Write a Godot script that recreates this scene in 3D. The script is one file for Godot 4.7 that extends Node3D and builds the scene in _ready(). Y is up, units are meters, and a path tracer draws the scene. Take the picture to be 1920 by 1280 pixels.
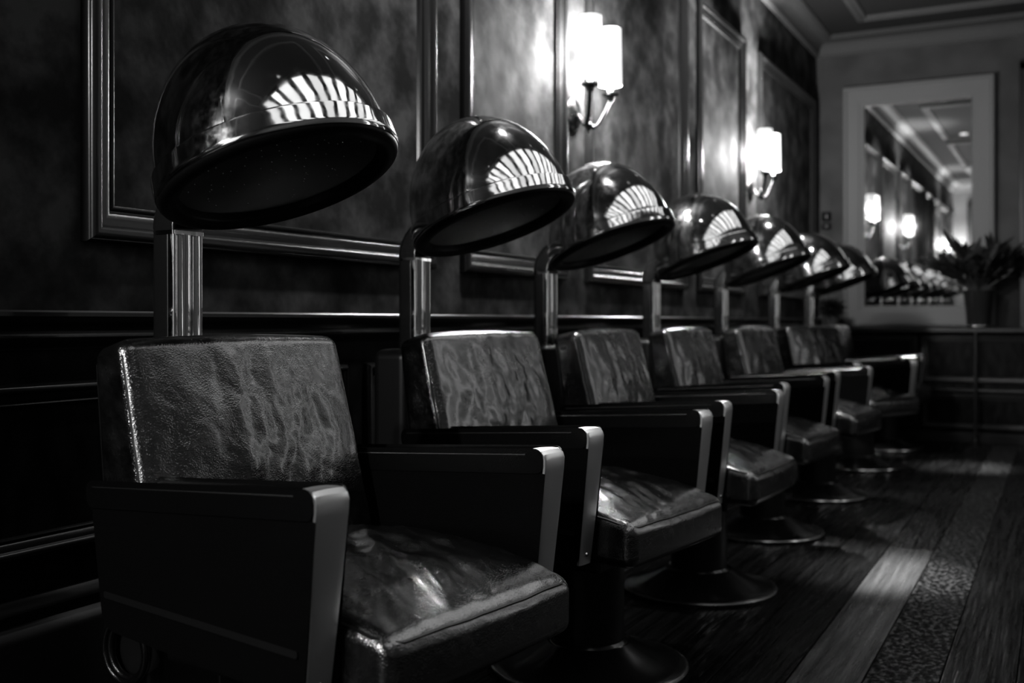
extends Node3D
# A dim hairdressing salon: seven hood dryers with leather chairs along a panelled wall.
# World: y up; the panelled wall runs along -Z at x = WALL_X; the room lies towards +X. s = -z.

const F_PX := 2000.0          # focal length in pixels of the 1920 x 1280 frame
const EYE := 0.92
const YAW := 27.25
const WALL_X := -1.85
const FAR_Z := -9.25
const BACK_Z := 3.5
const OPP_X := 1.35
const CEIL := 3.3

var M := {}
var rng := RandomNumberGenerator.new()


# ---------------------------------------------------------------- mesh builder
class MB:
	var t := PackedVector3Array()

	func tri(a: Vector3, b: Vector3, c: Vector3) -> void:
		t.append(a); t.append(b); t.append(c)

	func quad(a: Vector3, b: Vector3, c: Vector3, d: Vector3) -> void:
		tri(a, b, c); tri(a, c, d)

	# rings of points; joins successive rings, optionally closing each ring and capping the ends
	func loft(rings: Array, closed := true, caps := true) -> MB:
		var first := t.size()
		for i in rings.size() - 1:
			var p: PackedVector3Array = rings[i]
			var q: PackedVector3Array = rings[i + 1]
			var n := p.size()
			for j in (n if closed else n - 1):
				var k := (j + 1) % n
				quad(p[j], p[k], q[k], q[j])
		if caps:
			for e in [0, rings.size() - 1]:
				var p: PackedVector3Array = rings[e]
				var c := Vector3.ZERO
				for v in p:
					c += v
				c /= p.size()
				for j in p.size():
					if e == 0:
						tri(p[(j + 1) % p.size()], p[j], c)
					else:
						tri(p[j], p[(j + 1) % p.size()], c)
		orient(first)
		return self

	func orient(first: int) -> void:
		var c := Vector3.ZERO
		for i in range(first, t.size()):
			c += t[i]
		c /= maxi(1, t.size() - first)
		var vol := 0.0
		for i in range(first, t.size(), 3):
			vol += (t[i] - c).dot((t[i + 1] - c).cross(t[i + 2] - c))
		if vol < 0.0:
			flip(first)

	func flip(first := 0) -> void:
		for i in range(first, t.size(), 3):
			var k := t[i + 1]
			t[i + 1] = t[i + 2]
			t[i + 2] = k

	# profile of (radius, height) round the y axis
	func lathe(profile: Array, seg: int, at := Vector3.ZERO) -> MB:
		var rings := []
		for p in profile:
			var ring := PackedVector3Array()
			for j in seg:
				var a := TAU * j / seg
				ring.append(at + Vector3(p.x * cos(a), p.y, p.x * sin(a)))
			rings.append(ring)
		var first := t.size()
		for i in rings.size() - 1:
			for j in seg:
				var k := (j + 1) % seg
				quad(rings[i][j], rings[i + 1][j], rings[i + 1][k], rings[i][k])
		return self

	func box(lo: Vector3, hi: Vector3) -> MB:
		return rbox((lo + hi) / 2, hi - lo, 0.0)

	# a box with rounded edges; div splits the flats so that they can be bent afterwards
	func rbox(at: Vector3, size: Vector3, r: float, arc := 3, div := Vector3i(1, 1, 1), bend: Variant = null) -> MB:
		var first := t.size()
		var h := size / 2
		r = minf(r, minf(h.x, minf(h.y, h.z)) * 0.999)
		var marks := []
		for ax in 3:
			var m := PackedFloat32Array()
			if r > 0.0:
				for i in arc:
					m.append(-h[ax] + r * (1.0 - tan(PI / 4 * (1.0 - float(i) / arc))))
			for i in div[ax] + 1:
				m.append(lerpf(-h[ax] + r, h[ax] - r, float(i) / div[ax]))
			if r > 0.0:
				for i in arc:
					m.append(h[ax] - r * (1.0 - tan(PI / 4 * float(i + 1) / arc)))
			marks.append(m)
		var core := h - Vector3(r, r, r)
		for ax in 3:
			var u: int = (ax + 1) % 3
			var v: int = (ax + 2) % 3
			for sgn in [-1.0, 1.0]:
				var mu: PackedFloat32Array = marks[u]
				var mv: PackedFloat32Array = marks[v]
				var grid := []
				for i in mu.size():
					var row := PackedVector3Array()
					for j in mv.size():
						var q := Vector3.ZERO
						q[ax] = sgn * h[ax]
						q[u] = mu[i]
						q[v] = mv[j]
						if r > 0.0:
							var inn := q.clamp(-core, core)
							q = inn + (q - inn).normalized() * r
						if bend != null:
							q = bend.call(q)
						row.append(at + q)
					grid.append(row)
				for i in mu.size() - 1:
					for j in mv.size() - 1:
						if sgn > 0:
							quad(grid[i][j], grid[i + 1][j], grid[i + 1][j + 1], grid[i][j + 1])
						else:
							quad(grid[i][j], grid[i][j + 1], grid[i + 1][j + 1], grid[i + 1][j])
		return self

	func tube(path: PackedVector3Array, r: Variant, seg := 8, closed := false) -> MB:
		var rings := []
		var n := path.size()
		var up := Vector3.UP
		for i in n:
			var d: Vector3
			if closed:
				d = path[(i + 1) % n] - path[(i + n - 1) % n]
			else:
				d = path[mini(i + 1, n - 1)] - path[maxi(i - 1, 0)]
			d = d.normalized()
			if i == 0 and absf(d.dot(up)) > 0.9:
				up = Vector3.RIGHT
			var a := (up - d * up.dot(d)).normalized()
			up = a
			var b := d.cross(a)
			var ring := PackedVector3Array()
			var rr: float = r[i] if r is Array or r is PackedFloat32Array else r
			for j in seg:
				var w := TAU * j / seg
				ring.append(path[i] + (a * cos(w) + b * sin(w)) * rr)
			rings.append(ring)
		if closed:
			rings.append(rings[0])
		return loft(rings, true, not closed)

	# outline in the x-y plane pushed from z0 to z1, edges chamfered by c
	func slab(outline: PackedVector2Array, z0: float, z1: float, c := 0.0, steps := 2) -> MB:
		var n := outline.size()
		var area := 0.0
		for i in n:
			area += outline[i].cross(outline[(i + 1) % n])
		var inw := PackedVector2Array()
		for i in n:
			var e0 := (outline[i] - outline[(i + n - 1) % n]).normalized()
			var e1 := (outline[(i + 1) % n] - outline[i]).normalized()
			var nn := (e0 + e1).normalized().orthogonal()
			var k := 1.0 / maxf(0.5, nn.dot(e0.orthogonal()))
			inw.append(nn * k * (1.0 if area < 0 else -1.0) * -1.0)
		var rings := []
		var add := func(inset: float, z: float) -> void:
			var ring := PackedVector3Array()
			for i in n:
				var p := outline[i] + inw[i] * inset
				ring.append(Vector3(p.x, p.y, z))
			rings.append(ring)
		if c <= 0.0:
			add.call(0.0, z0); add.call(0.0, z1)
		else:
			for i in steps + 1:
				var a := PI / 2 * i / steps
				add.call(c * (1 - sin(a)), z0 + c * (1 - cos(a)))
			for i in steps + 1:
				var a := PI / 2 * (1.0 - float(i) / steps)
				add.call(c * (1 - sin(a)), z1 - c * (1 - cos(a)))
		return loft(rings)

	func turn(x: Transform3D, first := 0) -> MB:
		for i in range(first, t.size()):
			t[i] = x * t[i]
		return self

	func done(crease := 42.0) -> ArrayMesh:
		var ids := {}
		var nt := t.size() / 3
		var corner := PackedInt32Array()
		corner.resize(t.size())
		var fn := PackedVector3Array()
		var fu := PackedVector3Array()
		var around := []
		var keep := PackedInt32Array()
		for f in nt:
			var n := (t[f * 3 + 1] - t[f * 3]).cross(t[f * 3 + 2] - t[f * 3])
			fn.append(n)
			fu.append(n.normalized())
			if n.length_squared() > 1e-18:
				keep.append(f)
			for k in 3:
				var key := Vector3i((t[f * 3 + k] * 40000.0).round())
				var id: int = ids.get(key, -1)
				if id < 0:
					id = around.size()
					ids[key] = id
					around.append(PackedInt32Array())
				corner[f * 3 + k] = id
				around[id].append(f)
		var pos := PackedVector3Array()
		var nor := PackedVector3Array()
		var lim := cos(deg_to_rad(crease))
		for f in keep:
			for k in [0, 2, 1]:
				var v: int = corner[f * 3 + k]
				var n := Vector3.ZERO
				for g in around[v]:
					if fu[g].dot(fu[f]) > lim:
						n += fn[g]
				pos.append(t[f * 3 + k])
				nor.append(n.normalized())
		var a := []
		a.resize(Mesh.ARRAY_MAX)
		a[Mesh.ARRAY_VERTEX] = pos
		a[Mesh.ARRAY_NORMAL] = nor
		var m := ArrayMesh.new()
		m.add_surface_from_arrays(Mesh.PRIMITIVE_TRIANGLES, a)
		return m


func inst(called: String, mesh: Mesh, mat: Material, parent: Node = self, at := Vector3.ZERO) -> MeshInstance3D:
	var o := MeshInstance3D.new()
	o.name = called
	o.mesh = mesh
	o.material_override = mat
	o.position = at
	parent.add_child(o, true)
	return o


func part(called: String, b: MB, mat: Material, parent: Node = self, crease := 42.0) -> MeshInstance3D:
	return inst(called, b.done(crease), mat, parent)


func tag(o: Node, label: String, category: String, group := "") -> void:
	o.set_meta("label", label)
	o.set_meta("category", category)
	if group:
		o.set_meta("group", group)


var taken := {}
func numbered(called: String) -> String:
	var n: int = taken.get(called, 0)
	taken[called] = n + 1
	return called if n == 0 else "%s_%03d" % [called, n]


func thing(called: String, at := Vector3.ZERO) -> Node3D:
	var o := Node3D.new()
	o.name = numbered(called)
	add_child(o)
	o.position = at
	return o


func dup(o: Node3D, called: String) -> Node3D:
	var c: Node3D = o.duplicate()
	c.name = numbered(called)
	add_child(c)
	return c


func structure(called: String, b: MB, mat: Material, label := "") -> MeshInstance3D:
	var o := part(called, b, mat)
	o.set_meta("kind", "structure")
	o.set_meta("label", label)
	return o


# ---------------------------------------------------------------- materials
func grey(v: float) -> Color:
	return Color(v, v, v).linear_to_srgb()


func noise_tex(kind: int, freq: float, oct: int, lo: float, hi: float, size := 512, sd := 1, linear_grey := true, mid := 0.5, spread := 0.32) -> NoiseTexture2D:
	var n := FastNoiseLite.new()
	n.noise_type = kind
	n.frequency = freq
	n.seed = sd
	n.fractal_type = FastNoiseLite.FRACTAL_FBM if oct > 1 else FastNoiseLite.FRACTAL_NONE
	n.fractal_octaves = oct
	var x := NoiseTexture2D.new()
	x.width = size
	x.height = size
	x.seamless = true
	x.noise = n
	var g := Gradient.new()
	var a := grey(lo) if linear_grey else Color(lo, lo, lo)
	var b := grey(hi) if linear_grey else Color(hi, hi, hi)
	g.offsets = PackedFloat32Array([maxf(0.0, mid - spread), minf(1.0, mid + spread)])
	g.colors = PackedColorArray([a, b])
	x.color_ramp = g
	if oct >= 5:
		n.fractal_gain = 0.62
	return x


func normal_tex(kind: int, freq: float, oct: int, strength: float, size := 512, sd := 2) -> NoiseTexture2D:
	var n := FastNoiseLite.new()
	n.noise_type = kind
	n.frequency = freq
	n.seed = sd
	n.fractal_octaves = oct
	if kind == FastNoiseLite.TYPE_CELLULAR:
		n.cellular_return_type = FastNoiseLite.RETURN_DISTANCE
	var x := NoiseTexture2D.new()
	x.width = size
	x.height = size
	x.seamless = true
	x.noise = n
	x.as_normal_map = true
	x.bump_strength = strength
	return x


func mat(v: float, rough: float, metal := 0.0, spec := 0.5) -> StandardMaterial3D:
	var m := StandardMaterial3D.new()
	m.albedo_color = grey(v)
	m.roughness = rough
	m.metallic = metal
	m.metallic_specular = spec
	return m


func tri(m: StandardMaterial3D, scale: Vector3, world := false) -> StandardMaterial3D:
	m.uv1_triplanar = true
	m.uv1_world_triplanar = world
	m.uv1_scale = scale
	m.uv1_triplanar_sharpness = 4.0
	return m


func materials() -> void:
	var SX := FastNoiseLite.TYPE_SIMPLEX_SMOOTH
	# mottled, slightly glossy plaster of the panelled wall
	M.plaster = tri(mat(1.0, 0.5, 0.0, 0.08), Vector3(0.45, 0.45, 0.45), true)
	M.plaster.albedo_texture = noise_tex(SX, 0.008, 6, 0.009, 0.036, 1024, 11, true, 0.5, 0.26)
	M.plaster.roughness_texture = noise_tex(SX, 0.02, 4, 0.85, 1.0, 512, 12, false)
	M.plaster.roughness = 0.85
	M.plaster.normal_enabled = true
	M.plaster.normal_texture = normal_tex(SX, 0.03, 5, 4.0, 512, 13)
	M.plaster.normal_scale = 0.12
	M.moulding = mat(0.008, 0.22, 0.0, 0.28)
	M.wainscot = tri(mat(1.0, 0.40, 0.0, 0.1), Vector3(1.5, 0.6, 1.5), true)
	M.wainscot.albedo_texture = noise_tex(SX, 0.02, 4, 0.002, 0.005, 512, 21)
	M.dark_trim = mat(0.004, 0.28, 0.0, 0.3)
	M.pale_paint = tri(mat(1.0, 0.6, 0.0, 0.12), Vector3(0.5, 0.5, 0.5), true)
	M.pale_paint.albedo_texture = noise_tex(SX, 0.01, 4, 0.023, 0.033, 512, 31)
	M.frame_paint = mat(0.07, 0.5, 0.0, 0.15)
	M.ceiling = mat(0.015, 0.8, 0.0, 0.1)
	M.cornice = mat(0.036, 0.6, 0.0, 0.12)
	M.other_wall = mat(0.03, 0.6)
	# boards
	M.boards = []
	var ga := noise_tex(SX, 0.012, 5, 0.001, 0.0042, 1024, 41, true, 0.5, 0.2)
	var gr := noise_tex(SX, 0.012, 5, 0.45, 1.0, 1024, 42, false)
	var gn := normal_tex(SX, 0.03, 5, 6.0, 512, 43)
	for k in 5:
		var b := tri(mat(1.0, 0.42, 0.0, 0.2), Vector3(3.2, 1.0, 0.13))
		b.uv1_offset = Vector3(0.37 * k, 0.11 * k, 0.53 * k)
		b.albedo_texture = ga
		b.roughness_texture = gr
		b.roughness_texture_channel = BaseMaterial3D.TEXTURE_CHANNEL_RED
		b.roughness = [0.42, 0.34, 0.38, 0.46, 0.40][k]
		b.albedo_color = grey([1.0, 0.8, 0.9, 0.7, 1.0][k])
		b.normal_enabled = true
		b.normal_texture = gn
		b.normal_scale = 0.4
		M.boards.append(b)
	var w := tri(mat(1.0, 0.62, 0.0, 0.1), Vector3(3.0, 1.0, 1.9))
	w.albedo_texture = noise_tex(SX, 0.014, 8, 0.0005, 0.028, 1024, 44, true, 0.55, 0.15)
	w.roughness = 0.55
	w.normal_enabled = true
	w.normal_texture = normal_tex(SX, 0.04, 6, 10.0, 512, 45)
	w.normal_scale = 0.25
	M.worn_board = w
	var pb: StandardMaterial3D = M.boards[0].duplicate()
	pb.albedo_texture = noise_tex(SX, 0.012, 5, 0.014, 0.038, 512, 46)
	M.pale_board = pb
	M.under = mat(0.004, 0.9)
	# leather
	var L := tri(mat(1.0, 0.4, 0.0, 0.7), Vector3(1.7, 1.7, 1.7))
	L.albedo_texture = noise_tex(SX, 0.010, 6, 0.001, 0.005, 1024, 51)
	L.roughness_texture = noise_tex(SX, 0.006, 7, 0.45, 1.0, 1024, 52, false)
	L.roughness_texture_channel = BaseMaterial3D.TEXTURE_CHANNEL_RED
	L.roughness = 0.29
	L.clearcoat_enabled = true
	L.clearcoat = 1.0
	L.clearcoat_roughness = 0.17
	L.normal_enabled = true
	L.normal_texture = normal_tex(FastNoiseLite.TYPE_CELLULAR, 0.2, 1, 5.0, 1024, 53)
	L.normal_scale = 0.22
	L.heightmap_enabled = true
	L.heightmap_texture = noise_tex(SX, 0.010, 5, 0.0, 1.0, 1024, 54, false)
	L.heightmap_scale = 0.10
	M.leather = L
	var A := tri(mat(0.0018, 0.42), Vector3(2.4, 2.4, 2.4))
	A.normal_enabled = true
	A.normal_texture = L.normal_texture
	A.normal_scale = 0.1
	A.metallic_specular = 0.1
	M.side_leather = A
	var P := A.duplicate()
	P.roughness = 0.22
	P.metallic_specular = 0.4
	M.pad_leather = P
	M.piping = mat(0.003, 0.35)
	# metals
	M.chrome = tri(mat(0.50, 0.07, 1.0), Vector3(3, 3, 3))
	M.chrome.roughness_texture = noise_tex(SX, 0.02, 5, 0.35, 1.0, 512, 61, false)
	M.chrome.roughness_texture_channel = BaseMaterial3D.TEXTURE_CHANNEL_RED
	M.chrome.roughness = 0.12
	M.chrome.normal_enabled = true
	M.chrome.normal_texture = normal_tex(SX, 0.006, 3, 3.0, 512, 62)
	M.chrome.normal_scale = 0.3
	M.steel = mat(0.5, 0.22, 1.0)
	M.black_gloss = mat(0.005, 0.22)
	M.black_metal = mat(0.004, 0.36, 0.0, 0.35)
	M.black_rubber = mat(0.003, 0.4, 0.0, 0.2)
	M.dish = mat(0.2, 0.3, 0.95)
	M.satin = mat(0.85, 0.36, 1.0)
	M.brass = mat(0.09, 0.22, 1.0)
	M.mirror = mat(0.72, 0.015, 1.0)
	M.glass_dark = mat(0.006, 0.06, 0.0, 0.3)
	M.leaf = mat(0.006, 0.5, 0.0, 0.35)
	M.leaf.backlight_enabled = true
	M.leaf.backlight = grey(0.01)
	M.pot = mat(0.02, 0.4)
	M.switch = mat(0.003, 0.6, 0.0, 0.05)
	M.candle = mat(0.5, 0.5)
	var sh := mat(0.7, 0.8)
	sh.emission_enabled = true
	sh.emission = Color.WHITE
	sh.emission_energy_multiplier = 0.34
	M.shade = sh
	var bulb := sh.duplicate()
	bulb.emission_energy_multiplier = 4.0
	M.bulb = bulb
	var pane := mat(0.4, 0.5)
	pane.emission_enabled = true
	pane.emission = Color.WHITE
	pane.emission_energy_multiplier = 0.68
	M.pane = pane
	M.dim_pane = pane.duplicate()
	M.dim_pane.emission_energy_multiplier = 0.4
	M.lay_panes = []
	for g in [0.18, 0.34, 0.56]:
		var lp: StandardMaterial3D = pane.duplicate()
		lp.emission_energy_multiplier = g
		M.lay_panes.append(lp)


# ---------------------------------------------------------------- helpers for trims
# closed frame round a rectangle on a wall: corner (a0,b0)-(a1,b1), profile of (inset, proud); put() maps (a, b, proud) to the room
func frame(b: MB, a0: float, b0: float, a1: float, b1: float, profile: Array, put: Callable) -> MB:
	var rings := []
	for c in [[a0, b0, 1, 1], [a1, b0, -1, 1], [a1, b1, -1, -1], [a0, b1, 1, -1], [a0, b0, 1, 1]]:
		var ring := PackedVector3Array()
		for p in profile:
			ring.append(put.call(c[0] + c[2] * p.x, c[1] + c[3] * p.y * 0.0 + c[3] * p.x, p.y))
		rings.append(ring)
	# outward is away from the wall: compare with the proud direction
	var first := b.t.size()
	for i in 4:
		var n: int = rings[i].size()
		for j in n - 1:
			b.quad(rings[i][j], rings[i][j + 1], rings[i + 1][j + 1], rings[i + 1][j])
	var o: Vector3 = put.call(a0, b0, 1.0) - put.call(a0, b0, 0.0)
	var s := 0.0
	for i in range(first, b.t.size(), 3):
		s += (b.t[i + 1] - b.t[i]).cross(b.t[i + 2] - b.t[i]).dot(o)
	if s < 0:
		b.flip(first)
	return b


# straight run of a profile (proud, height) along z on the panelled wall
func run_z(b: MB, z0: float, z1: float, profile: Array, x := WALL_X) -> MB:
	var rings := []
	for z in [z0, z1]:
		var ring := PackedVector3Array()
		for p in profile:
			ring.append(Vector3(x + p.x, p.y, z))
		rings.append(ring)
	return b.loft(rings, true, true)


func moulding_profile(w: float, d: float) -> Array:
	var p := [Vector2(0, 0), Vector2(0.0, d * 0.55), Vector2(w * 0.06, d * 0.75)]
	for i in 7:
		var a := PI * i / 6
		p.append(Vector2(w * (0.24 - 0.16 * cos(a)), d * (0.75 + 0.25 * sin(a))))
	p.append(Vector2(w * 0.44, d * 0.62))
	for i in 7:
		var a := PI / 2 * i / 6
		p.append(Vector2(w * (0.44 + 0.34 * sin(a)), d * (0.30 + 0.32 * cos(a))))
	p.append(Vector2(w * 0.82, d * 0.30))
	for i in 5:
		var a := PI * i / 4
		p.append(Vector2(w * (0.90 - 0.08 * cos(a)), d * (0.18 + 0.22 * sin(a))))
	p.append(Vector2(w, 0.0))
	return p


# ---------------------------------------------------------------- builders of things
func rounded(pts: Array, radii: Array, steps := 5) -> PackedVector2Array:
	var out := PackedVector2Array()
	var n := pts.size()
	for i in n:
		var p: Vector2 = pts[i]
		var r: float = radii[i]
		var a: Vector2 = (pts[(i + n - 1) % n] - p).normalized()
		var c: Vector2 = (pts[(i + 1) % n] - p).normalized()
		if r <= 0.0:
			out.append(p)
			continue
		for k in steps + 1:
			var u := float(k) / steps
			var q0 := p + a * r
			var q1 := p + c * r
			out.append(q0.lerp(p, u).lerp(p.lerp(q1, u), u))
	return out


var lump := FastNoiseLite.new()

func make_chair() -> Node3D:
	var c := thing("salon_chair")
	lump.seed = 5
	lump.frequency = 1.0
	# seat cushion
	var sw := 0.53
	var sx0 := -0.30
	var sx1 := 0.275
	var size := Vector3(sx1 - sx0, 0.125, sw)
	var b := MB.new()
	var bend := func(q: Vector3) -> Vector3:
		var u := q.x / (size.x / 2)
		var v := q.z / (size.z / 2)
		var top := clampf((q.y + 0.03) / 0.09, 0.0, 1.0)
		var fold := sin((q.x * 0.55 - q.z * 0.8) * 95.0 + 2.2 * lump.get_noise_3d(q.x * 5, 1, q.z * 5)) * smoothstep(-0.1, 0.5, lump.get_noise_3d(q.x * 4 + 7, 2, q.z * 4))
		q.y += top * smoothstep(-0.6, 0.1, u) * 0.0030 * fold * (1 - u * u) * (1 - v * v)
		var crown := (1 - u * u) * (1 - v * v * v * v)
		q.y += top * (0.044 * crown + 0.008 * lump.get_noise_3d(q.x * 8, 3, q.z * 12 - q.x * 5) * (0.3 + crown))
		q.y -= top * 0.022 * clampf((u - 0.35) / 0.65, 0, 1) ** 2       # waterfall front
		q.x += 0.012 * (1 - v * v) * clampf(u, 0, 1) * (1.0 - 0.5 * absf(q.y) / 0.06)
		q.z *= 1.0 - 0.03 * clampf(u, 0, 1)
		q.y -= 0.035 * q.x
		return q
	b.rbox(Vector3((sx0 + sx1) / 2, 0.410, 0), size, 0.028, 4, Vector3i(44, 2, 44), bend)
	var seat := part("seat_cushion", b, M.leather, c)
	b = MB.new()
	var path := PackedVector3Array()
	for e in 64:
		var q: Vector3
		var hx := size.x / 2 - 0.008
		var hz := size.z / 2 - 0.008
		var k := e % 16
		var u := k / 16.0 * 2 - 1
		if e < 16: q = Vector3(u * hx, 0, -hz)
		elif e < 32: q = Vector3(hx, 0, u * hz)
		elif e < 48: q = Vector3(-u * hx, 0, hz)
		else: q = Vector3(-hx, 0, -u * hz)
		var rr := 0.03
		var cl := q.clamp(Vector3(-hx + rr, 0, -hz + rr), Vector3(hx - rr, 0, hz - rr))
		if (q - cl).length() > rr: q = cl + (q - cl).normalized() * rr
		q.y = size.y / 2 - 0.009
		path.append(bend.call(q) + Vector3((sx0 + sx1) / 2, 0.410, 0))
	b.tube(path, 0.0032, 6, true)
	part("piping", b, M.piping, seat)
	# backrest
	var bs := Vector3(0.125, 0.43, 0.55)
	b = MB.new()
	var bbend := func(q: Vector3) -> Vector3:
		var u := q.y / (bs.y / 2)
		var v := q.z / (bs.z / 2)
		var f := clampf((q.x + 0.01) / 0.05, 0, 1)
		var fold := -pow(1.0 - absf(sin((q.y * 0.45 - q.z * 0.9) * 46.0 + 3.4 * lump.get_noise_3d(4, q.y * 5, q.z * 5))), 3.0) * smoothstep(-0.4, 0.3, lump.get_noise_3d(6, q.y * 4, q.z * 4) - v * 0.5)
		q.x += f * 0.0017 * fold * (1 - u * u * u * u) * (1 - v * v * v * v)
		var crown := (1 - u * u) * (1 - v * v)
		q.x += f * (0.022 * crown + 0.0085 * lump.get_noise_3d(q.y * 7 + q.z * 5, 9, q.z * 11) * (0.25 + crown))
		q.y += 0.008 * (1 - v * v) * clampf(u, 0, 1)
		q.x -= 0.025 * clampf(-f * 0 + u, -1, 1) * (1.0 - clampf((q.x + 0.05) / 0.1, 0, 1)) * -1.0
		q.z *= 1.0 - 0.02 * u
		return q
	b.rbox(Vector3.ZERO, bs, 0.026, 4, Vector3i(2, 44, 44), bbend)
	var rx := Transform3D(Basis(Vector3(0, 0, 1), deg_to_rad(14.5)), Vector3(-0.328, 0.668, 0.026))
	b.turn(rx)
	var back := part("backrest", b, M.leather, c)
	b = MB.new()
	for xs in [0.048, -0.048]:
		path = PackedVector3Array()
		for e in 64:
			var q: Vector3
			var hy := bs.y / 2 - 0.006
			var hz := bs.z / 2 - 0.006
			var u := (e % 16) / 16.0 * 2 - 1
			if e < 16: q = Vector3(0, u * hy, -hz)
			elif e < 32: q = Vector3(0, hy, u * hz)
			elif e < 48: q = Vector3(0, -u * hy, hz)
			else: q = Vector3(0, -hy, -u * hz)
			var rr := 0.03
			var cl := q.clamp(Vector3(0, -hy + rr, -hz + rr), Vector3(0, hy - rr, hz - rr))
			if (q - cl).length() > rr: q = cl + (q - cl).normalized() * rr
			q += q.normalized() * 0.001
			q.x = xs
			path.append(rx * (bbend.call(q) as Vector3))
		b.tube(path, 0.0032, 6, true)
	part("piping", b, M.piping, back)
	# arms
	for sd in [-1, 1]:
		var zc: float = sd * 0.302
		var tw := 0.034
		b = MB.new()
		b.slab(rounded([Vector2(0.196, 0.648), Vector2(-0.345, 0.615), Vector2(-0.31, 0.395), Vector2(0.168, 0.365)], [0.02, 0.015, 0.03, 0.01]), zc - tw, zc + tw, 0.009, 3)
		var arm := part("armrest", b, M.side_leather, c)
		b = MB.new()
		b.slab(rounded([Vector2(0.189, 0.665), Vector2(-0.355, 0.631), Vector2(-0.352, 0.603), Vector2(0.189, 0.637)], [0.010, 0.012, 0.010, 0.006]), zc - tw - 0.003, zc + tw + 0.003, 0.010, 3)
		part("arm_pad", b, M.pad_leather, arm)
		for e in [-1, 1]:
			var line := PackedVector3Array()
			for i in 9:
				var u := i / 8.0
				line.append(Vector3(lerpf(0.158, -0.345, u), lerpf(0.6611, 0.6296, u), zc + e * (tw + 0.0012)))
			part("trim_bead", MB.new().tube(line, 0.0024, 8), M.steel, arm)
		b = MB.new()
		b.slab(rounded([Vector2(0.165, 0.432), Vector2(-0.309, 0.452), Vector2(-0.309, 0.444), Vector2(0.165, 0.424)], [0.003, 0.003, 0.003, 0.003], 2), zc - tw - 0.0035, zc + tw + 0.0035, 0.002, 1)
		part("side_welt", b, M.piping, arm)
		# chrome strip: wraps from the top over the front edge and runs down, tapering
		b = MB.new()
		var spine := [Vector2(0.160, 0.6670), Vector2(0.182, 0.6685), Vector2(0.192, 0.6675), Vector2(0.199, 0.662), Vector2(0.2025, 0.653), Vector2(0.2015, 0.633), Vector2(0.192, 0.54), Vector2(0.182, 0.45), Vector2(0.1715, 0.36), Vector2(0.1705, 0.352)]
		var rings := []
		for i in spine.size():
			var d: Vector2 = (spine[mini(i + 1, spine.size() - 1)] - spine[maxi(i - 1, 0)]).normalized()
			var o := Vector2(-d.y, d.x)
			var u := clampf((0.66 - spine[i].y) / 0.3, 0, 1)
			var hw := lerpf(0.0350, 0.026, u)
			var ring := PackedVector3Array()
			for p in [Vector2(-1, -0.004), Vector2(-1, 0.001), Vector2(-0.9, 0.0028), Vector2(-0.5, 0.0038), Vector2(0, 0.0042), Vector2(0.5, 0.0038), Vector2(0.9, 0.0028), Vector2(1, 0.001), Vector2(1, -0.004)]:
				var q: Vector2 = spine[i] + o * p.y
				ring.append(Vector3(q.x, q.y, zc + p.x * hw))
			rings.append(ring)
		b.loft(rings)
		var strip := part("chrome_strip", b, M.satin, arm, 30)
		strip.set_meta("label", "polished metal strip over arm front")
		b = MB.new()
		b.lathe([Vector2(0, 0.0035), Vector2(0.003, 0.003), Vector2(0.0055, 0.0), Vector2(0.0055, -0.004)], 12)
		b.flip()
		b.turn(Transform3D(Basis(Vector3(0, 0, 1), -PI / 2), Vector3(0.1775, 0.375, zc)))
		part("screw", b, M.chrome, arm)
	# under frame, pedestal, base
	b = MB.new()
	b.rbox(Vector3(-0.04, 0.335, 0), Vector3(0.44, 0.035, 0.50), 0.008, 2)
	part("seat_frame", b, M.black_metal, c)
	b = MB.new()
	b.lathe([Vector2(0.0, 0.325), Vector2(0.098, 0.325), Vector2(0.098, 0.30), Vector2(0.0945, 0.296), Vector2(0.0945, 0.075), Vector2(0.1, 0.07), Vector2(0.1, 0.058)], 48)
	b.flip()
	part("pedestal", b, M.black_metal, c)
	b = MB.new()
	var prof := [Vector2(0.090, 0.085), Vector2(0.097, 0.078), Vector2(0.104, 0.066)]
	for i in 9:
		var u := i / 8.0
		prof.append(Vector2(lerpf(0.112, 0.250, u), 0.056 * (1 - u) ** 1.5 + 0.020))
	prof.append_array([Vector2(0.258, 0.014), Vector2(0.258, 0.0)])
	b.lathe(prof, 64)
	b.flip()
	var base := part("base", b, M.black_gloss, c)
	b = MB.new()
	path = PackedVector3Array()
	for i in 64:
		path.append(Vector3(0.258 * cos(TAU * i / 64), 0.012, 0.258 * sin(TAU * i / 64)))
	b.tube(path, 0.006, 8, true)
	part("base_ring", b, M.steel, base)
	b = MB.new()
	path = PackedVector3Array()
	for i in 64:
		path.append(Vector3(0.1005 * cos(TAU * i / 64), 0.070, 0.1005 * sin(TAU * i / 64)))
	b.tube(path, 0.0035, 6, true)
	part("collar", b, M.steel, base)
	return c


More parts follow.
